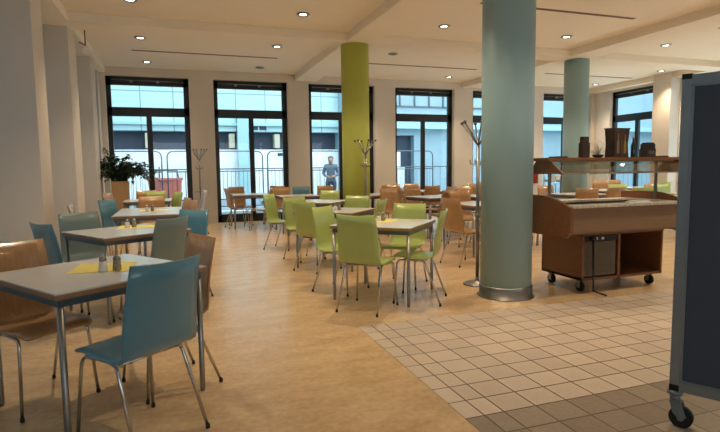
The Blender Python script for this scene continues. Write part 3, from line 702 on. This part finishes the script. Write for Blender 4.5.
solo('display_box', 'large dark flared display box with bottle pictures on the guard top', 'box', lambda b: (prism(b, [(-.10, 0), (.10, 0), (.085, .14), (.105, .285), (.125, .30), (-.125, .30), (-.105, .285), (-.09, .14)], 'y', -.06, .06)), mat('dark_box', (62, 44, 34), .5, var=.5, scale=9, stretch=(4, 1, 1)), loc=(4.34, 4.33, Z))
db = [o for o in COL.objects if o.name == 'display_box'][0]
for dx, hh, c in ((-.045, .2, (128, 110, 86)), (.0, .22, (86, 58, 40)), (.045, .19, (148, 122, 62))):
    part('bottle_picture', db, lambda b: prism(b, [(dx-.016, .04), (dx+.016, .04), (dx+.016, .04+hh*.55), (dx+.006, .04+hh*.72), (dx+.006, .04+hh), (dx-.006, .04+hh), (dx-.006, .04+hh*.72), (dx-.016, .04+hh*.55)], 'y', -.064, -.0605), mat('print_%d' % c[0], c, .5))
bo = thing('bottle', 'slim dark bottle standing right of the display box', 'bottle', (4.56, 4.33, Z))
part('body', bo, lambda b: lathe(b, [(.022, 0), (.024, .01), (.024, .12), (.010, .16), (.009, .2)], 16), mat('bottle_dark', (30, 44, 46), .15)); part('cap', bo, lambda b: lathe(b, [(.011, .2), (.011, .225)], 12), M_WHITE)
bx2 = solo('box', 'dark stepped box at the right end on the guard top', 'box', lambda b: (bx(b, -.06, .06, -.05, .05, 0, .09), bx(b, -.055, .055, -.045, .045, .09, .14), bx(b, -.04, .045, -.04, .04, .14, .155)), mat('dark_box_b', (40, 34, 34), .5, var=.3, scale=12), loc=(4.76, 4.33, Z), bevel=.003)
part('label', bx2, lambda b: bx(b, -.04, .04, -.054, -.0505, .03, .07), mat('grey_print', (96, 88, 84), .6))
for i, (x, lb) in enumerate(((3.60, 'flat dark tray on the far left of the guard top'), (4.93, 'flat dark tray on the far right of the guard top'))):
    solo('tray', lb, 'tray', lambda b: (bx(b, -.07, .07, -.05, .05, 0, .008), bx(b, -.07, .07, -.054, -.05, 0, .014), bx(b, -.07, .07, .05, .054, 0, .014)), M_DARK, loc=(x, 4.33, Z), group='trays on the guard top')
solo('napkin_pile', 'white napkins lying at the middle of the buffet rim', 'napkins', lambda b: (bx(b, -.16, .12, -.07, .05, 0, .012), bx(b, -.1, .16, -.05, .06, .012, .022, rot=Matrix.Rotation(.25, 3, 'Z'))), M_WHITE, loc=(4.42, 4.125, .913), bevel=.003)

# ------------------------------------------------------------------ grey partition on castors at the right edge
ang = math.atan2(-.88, .476)
HT = 1.715; Z0 = .185
def partition(px_, py_, W_, label):
    pn = thing('partition', label, 'partition', (px_, py_, 0), ang)
    # local +x runs back towards the camera side
    part('frame', pn, lambda b: (bx(b, -.028, .012, -.02, .02, Z0+.03, HT-.02), bx(b, W_-.02, W_+.02, -.02, .02, Z0+.03, HT-.02), bx(b, .012, W_-.02, -.02, .02, Z0, Z0+.045), bx(b, .012, W_-.02, -.02, .02, HT-.045, HT)), M_ALU, bevel=.003)
    part('panel', pn, lambda b: bx(b, .012, W_-.02, -.008, .008, Z0+.045, HT-.045), M_FELT)
    for s in (-1, 1): part('bead', pn, lambda b: (bx(b, .012, .024, s*.008-.006, s*.008+.006, Z0+.045, HT-.045), bx(b, .012, W_-.02, s*.008-.006, s*.008+.006, Z0+.045, Z0+.055), bx(b, .012, W_-.02, s*.008-.006, s*.008+.006, HT-.055, HT-.045)), M_ALU)
    for x in (-.008, W_):
        for z0, z1 in ((HT-.02, HT+.005), (Z0-.002, Z0+.03)): part('corner_cap', pn, lambda b: bx(b, x-.021, x+.021, -.021, .021, z0, z1), M_RUB)
    for x in (-.005, W_-.04):
        c = part('castor', pn, lambda b: (lathe(b, [(.034, .165), (.036, .18), (.02, .184)], 20, (x, 0, 0)), lathe(b, [(.022, .13), (.024, .166)], 16, (x, 0, 0)),
                 [prism(b, [(x-.02, .135), (x+.03, .13), (x+.055, .06), (x+.03, .04), (x-.005, .075)], 'y', q-.003, q+.003) for q in (-.022, .022)], bx(b, x-.02, x+.03, -.022, .022, .122, .134)), mat('castor_grey', (120, 132, 136), .45, .3))
        part('wheel', c, lambda b: tube(b, [(x+.03, -.015, .054), (x+.03, .015, .054)], .053, 28), M_RUB)
        part('hub', c, lambda b: tube(b, [(x+.03, -.024, .054), (x+.03, .024, .054)], .016, 14), M_BRUSH)
partition(2.30, 1.87, 1.15, 'slate blue rolling partition with aluminium frame, standing nearest at the right edge')

# ------------------------------------------------------------------ small fittings on the left
sb = thing('wall_panel', 'small white switch panel on the nearest left pier', 'switch panel', (-1.99, 6.945, 1.38))
part('box', sb, lambda b: bx(b, -.05, .06, -.03, 0, 0, .34), M_WHITE, bevel=.005); part('button', sb, lambda b: bx(b, -.02, .02, -.036, -.03, .2, .24), M_DARK)
pj = thing('wall_spotlight', 'small spotlight on a bracket high between the left piers', 'spotlight', (-1.33, 9.9, 3.36))
part('bracket', pj, lambda b: (tube(b, [(-.1, 0, .06), (0, 0, .02), (.0, 0, -.06)], .010, 8), tube(b, [(0, 0, .28), (0, 0, .02)], .010, 8)), M_SLOT)
part('lamp_head', pj, lambda b: tube(b, [(.0, .05, -.02), (.02, -.10, -.10)], [.05, .065], 16), M_WHITE)

# ------------------------------------------------------------------ person outside
def person():
    root = thing('person', 'person in a grey blue jacket and dark trousers standing outside the third window', 'person', (5.23, 18.2, -.06), R(160))
    V, Ed, Rad = [], [], []
    def add(p, r, par=None):
        V.append(p); Rad.append(r)
        if par is not None: Ed.append((par, len(V)-1))
        return len(V)-1
    pel = add((0, 0, .98), .15); wa = add((0, 0, 1.12), .14, pel); ch = add((0, -.01, 1.33), .17, wa); nk = add((0, 0, 1.52), .065, ch); hd = add((0, .01, 1.62), .085, nk); tp = add((0, 0, 1.72), .09, hd); add((0, 0, 1.79), .06, tp)
    ns = add((0, .105, 1.655), .018, hd)
    for s in (-1, 1):
        add((s*.095, -.005, 1.66), .018, hd)
        sh = add((s*.19, 0, 1.44), .085, ch); el = add((s*.27, -.03, 1.16), .06, sh); wr = add((s*.14, .19, 1.07), .042, el); pa = add((s*.08, .24, 1.06), .038, wr)
        th = add((s*.075, .25, 1.11), .012, pa); add((s*.045, .27, 1.13), .010, th)
        for k in range(4):
            a = add((s*(.04), .265+.004*k, 1.085-.02*k), .010, pa); add((s*.0, .255, 1.08-.02*k-.005), .009, a)
        hp = add((s*.1, 0, .9), .115, pel); kn = add((s*.12, .02, .5), .075, hp); an = add((s*.13, -.02, .1), .052, kn); add((s*.15, .14, .045), .045, an)
    me = bpy.data.meshes.new('body'); me.from_pydata(V, Ed, []); me.update()
    o = link('body', me, root)
    sk_ = o.modifiers.new('skin', 'SKIN'); sk_.use_smooth_shade = True
    for i, r_ in enumerate(Rad):
        v = me.skin_vertices[0].data[i]; v.radius = (r_, r_*.8 if i < 3 else r_); v.use_root = (i == 0)
    o.modifiers.new('sub', 'SUBSURF').levels = 2; o.modifiers['sub'].render_levels = 2
    dg = bpy.context.evaluated_depsgraph_get(); ev = o.evaluated_get(dg); m2 = bpy.data.meshes.new_from_object(ev); o.modifiers.clear(); o.data = m2
    m2.materials.clear()
    for m in (mat('skin_tone', (190, 150, 128), .6), mat('jacket_blue_grey', (104, 116, 134), .8, var=.15), mat('dark_trousers', (66, 76, 96), .8), M_DARK): m2.materials.append(m)
    for p in m2.polygons:
        c = p.center
        p.material_index = 0 if c.z > 1.52 or (c.y > .2 and c.z > 1.0) else 1 if c.z > .9 else 2 if c.z > .11 else 3
        p.use_smooth = True
    part('hair', root, lambda b: bmesh.ops.create_uvsphere(b, u_segments=16, v_segments=10, radius=.103, matrix=Matrix.Translation((0, -.018, 1.715)) @ Matrix.Scale(.85, 4, (0, 0, 1))), mat('grey_hair', (96, 88, 82), .8))
    return root
person()
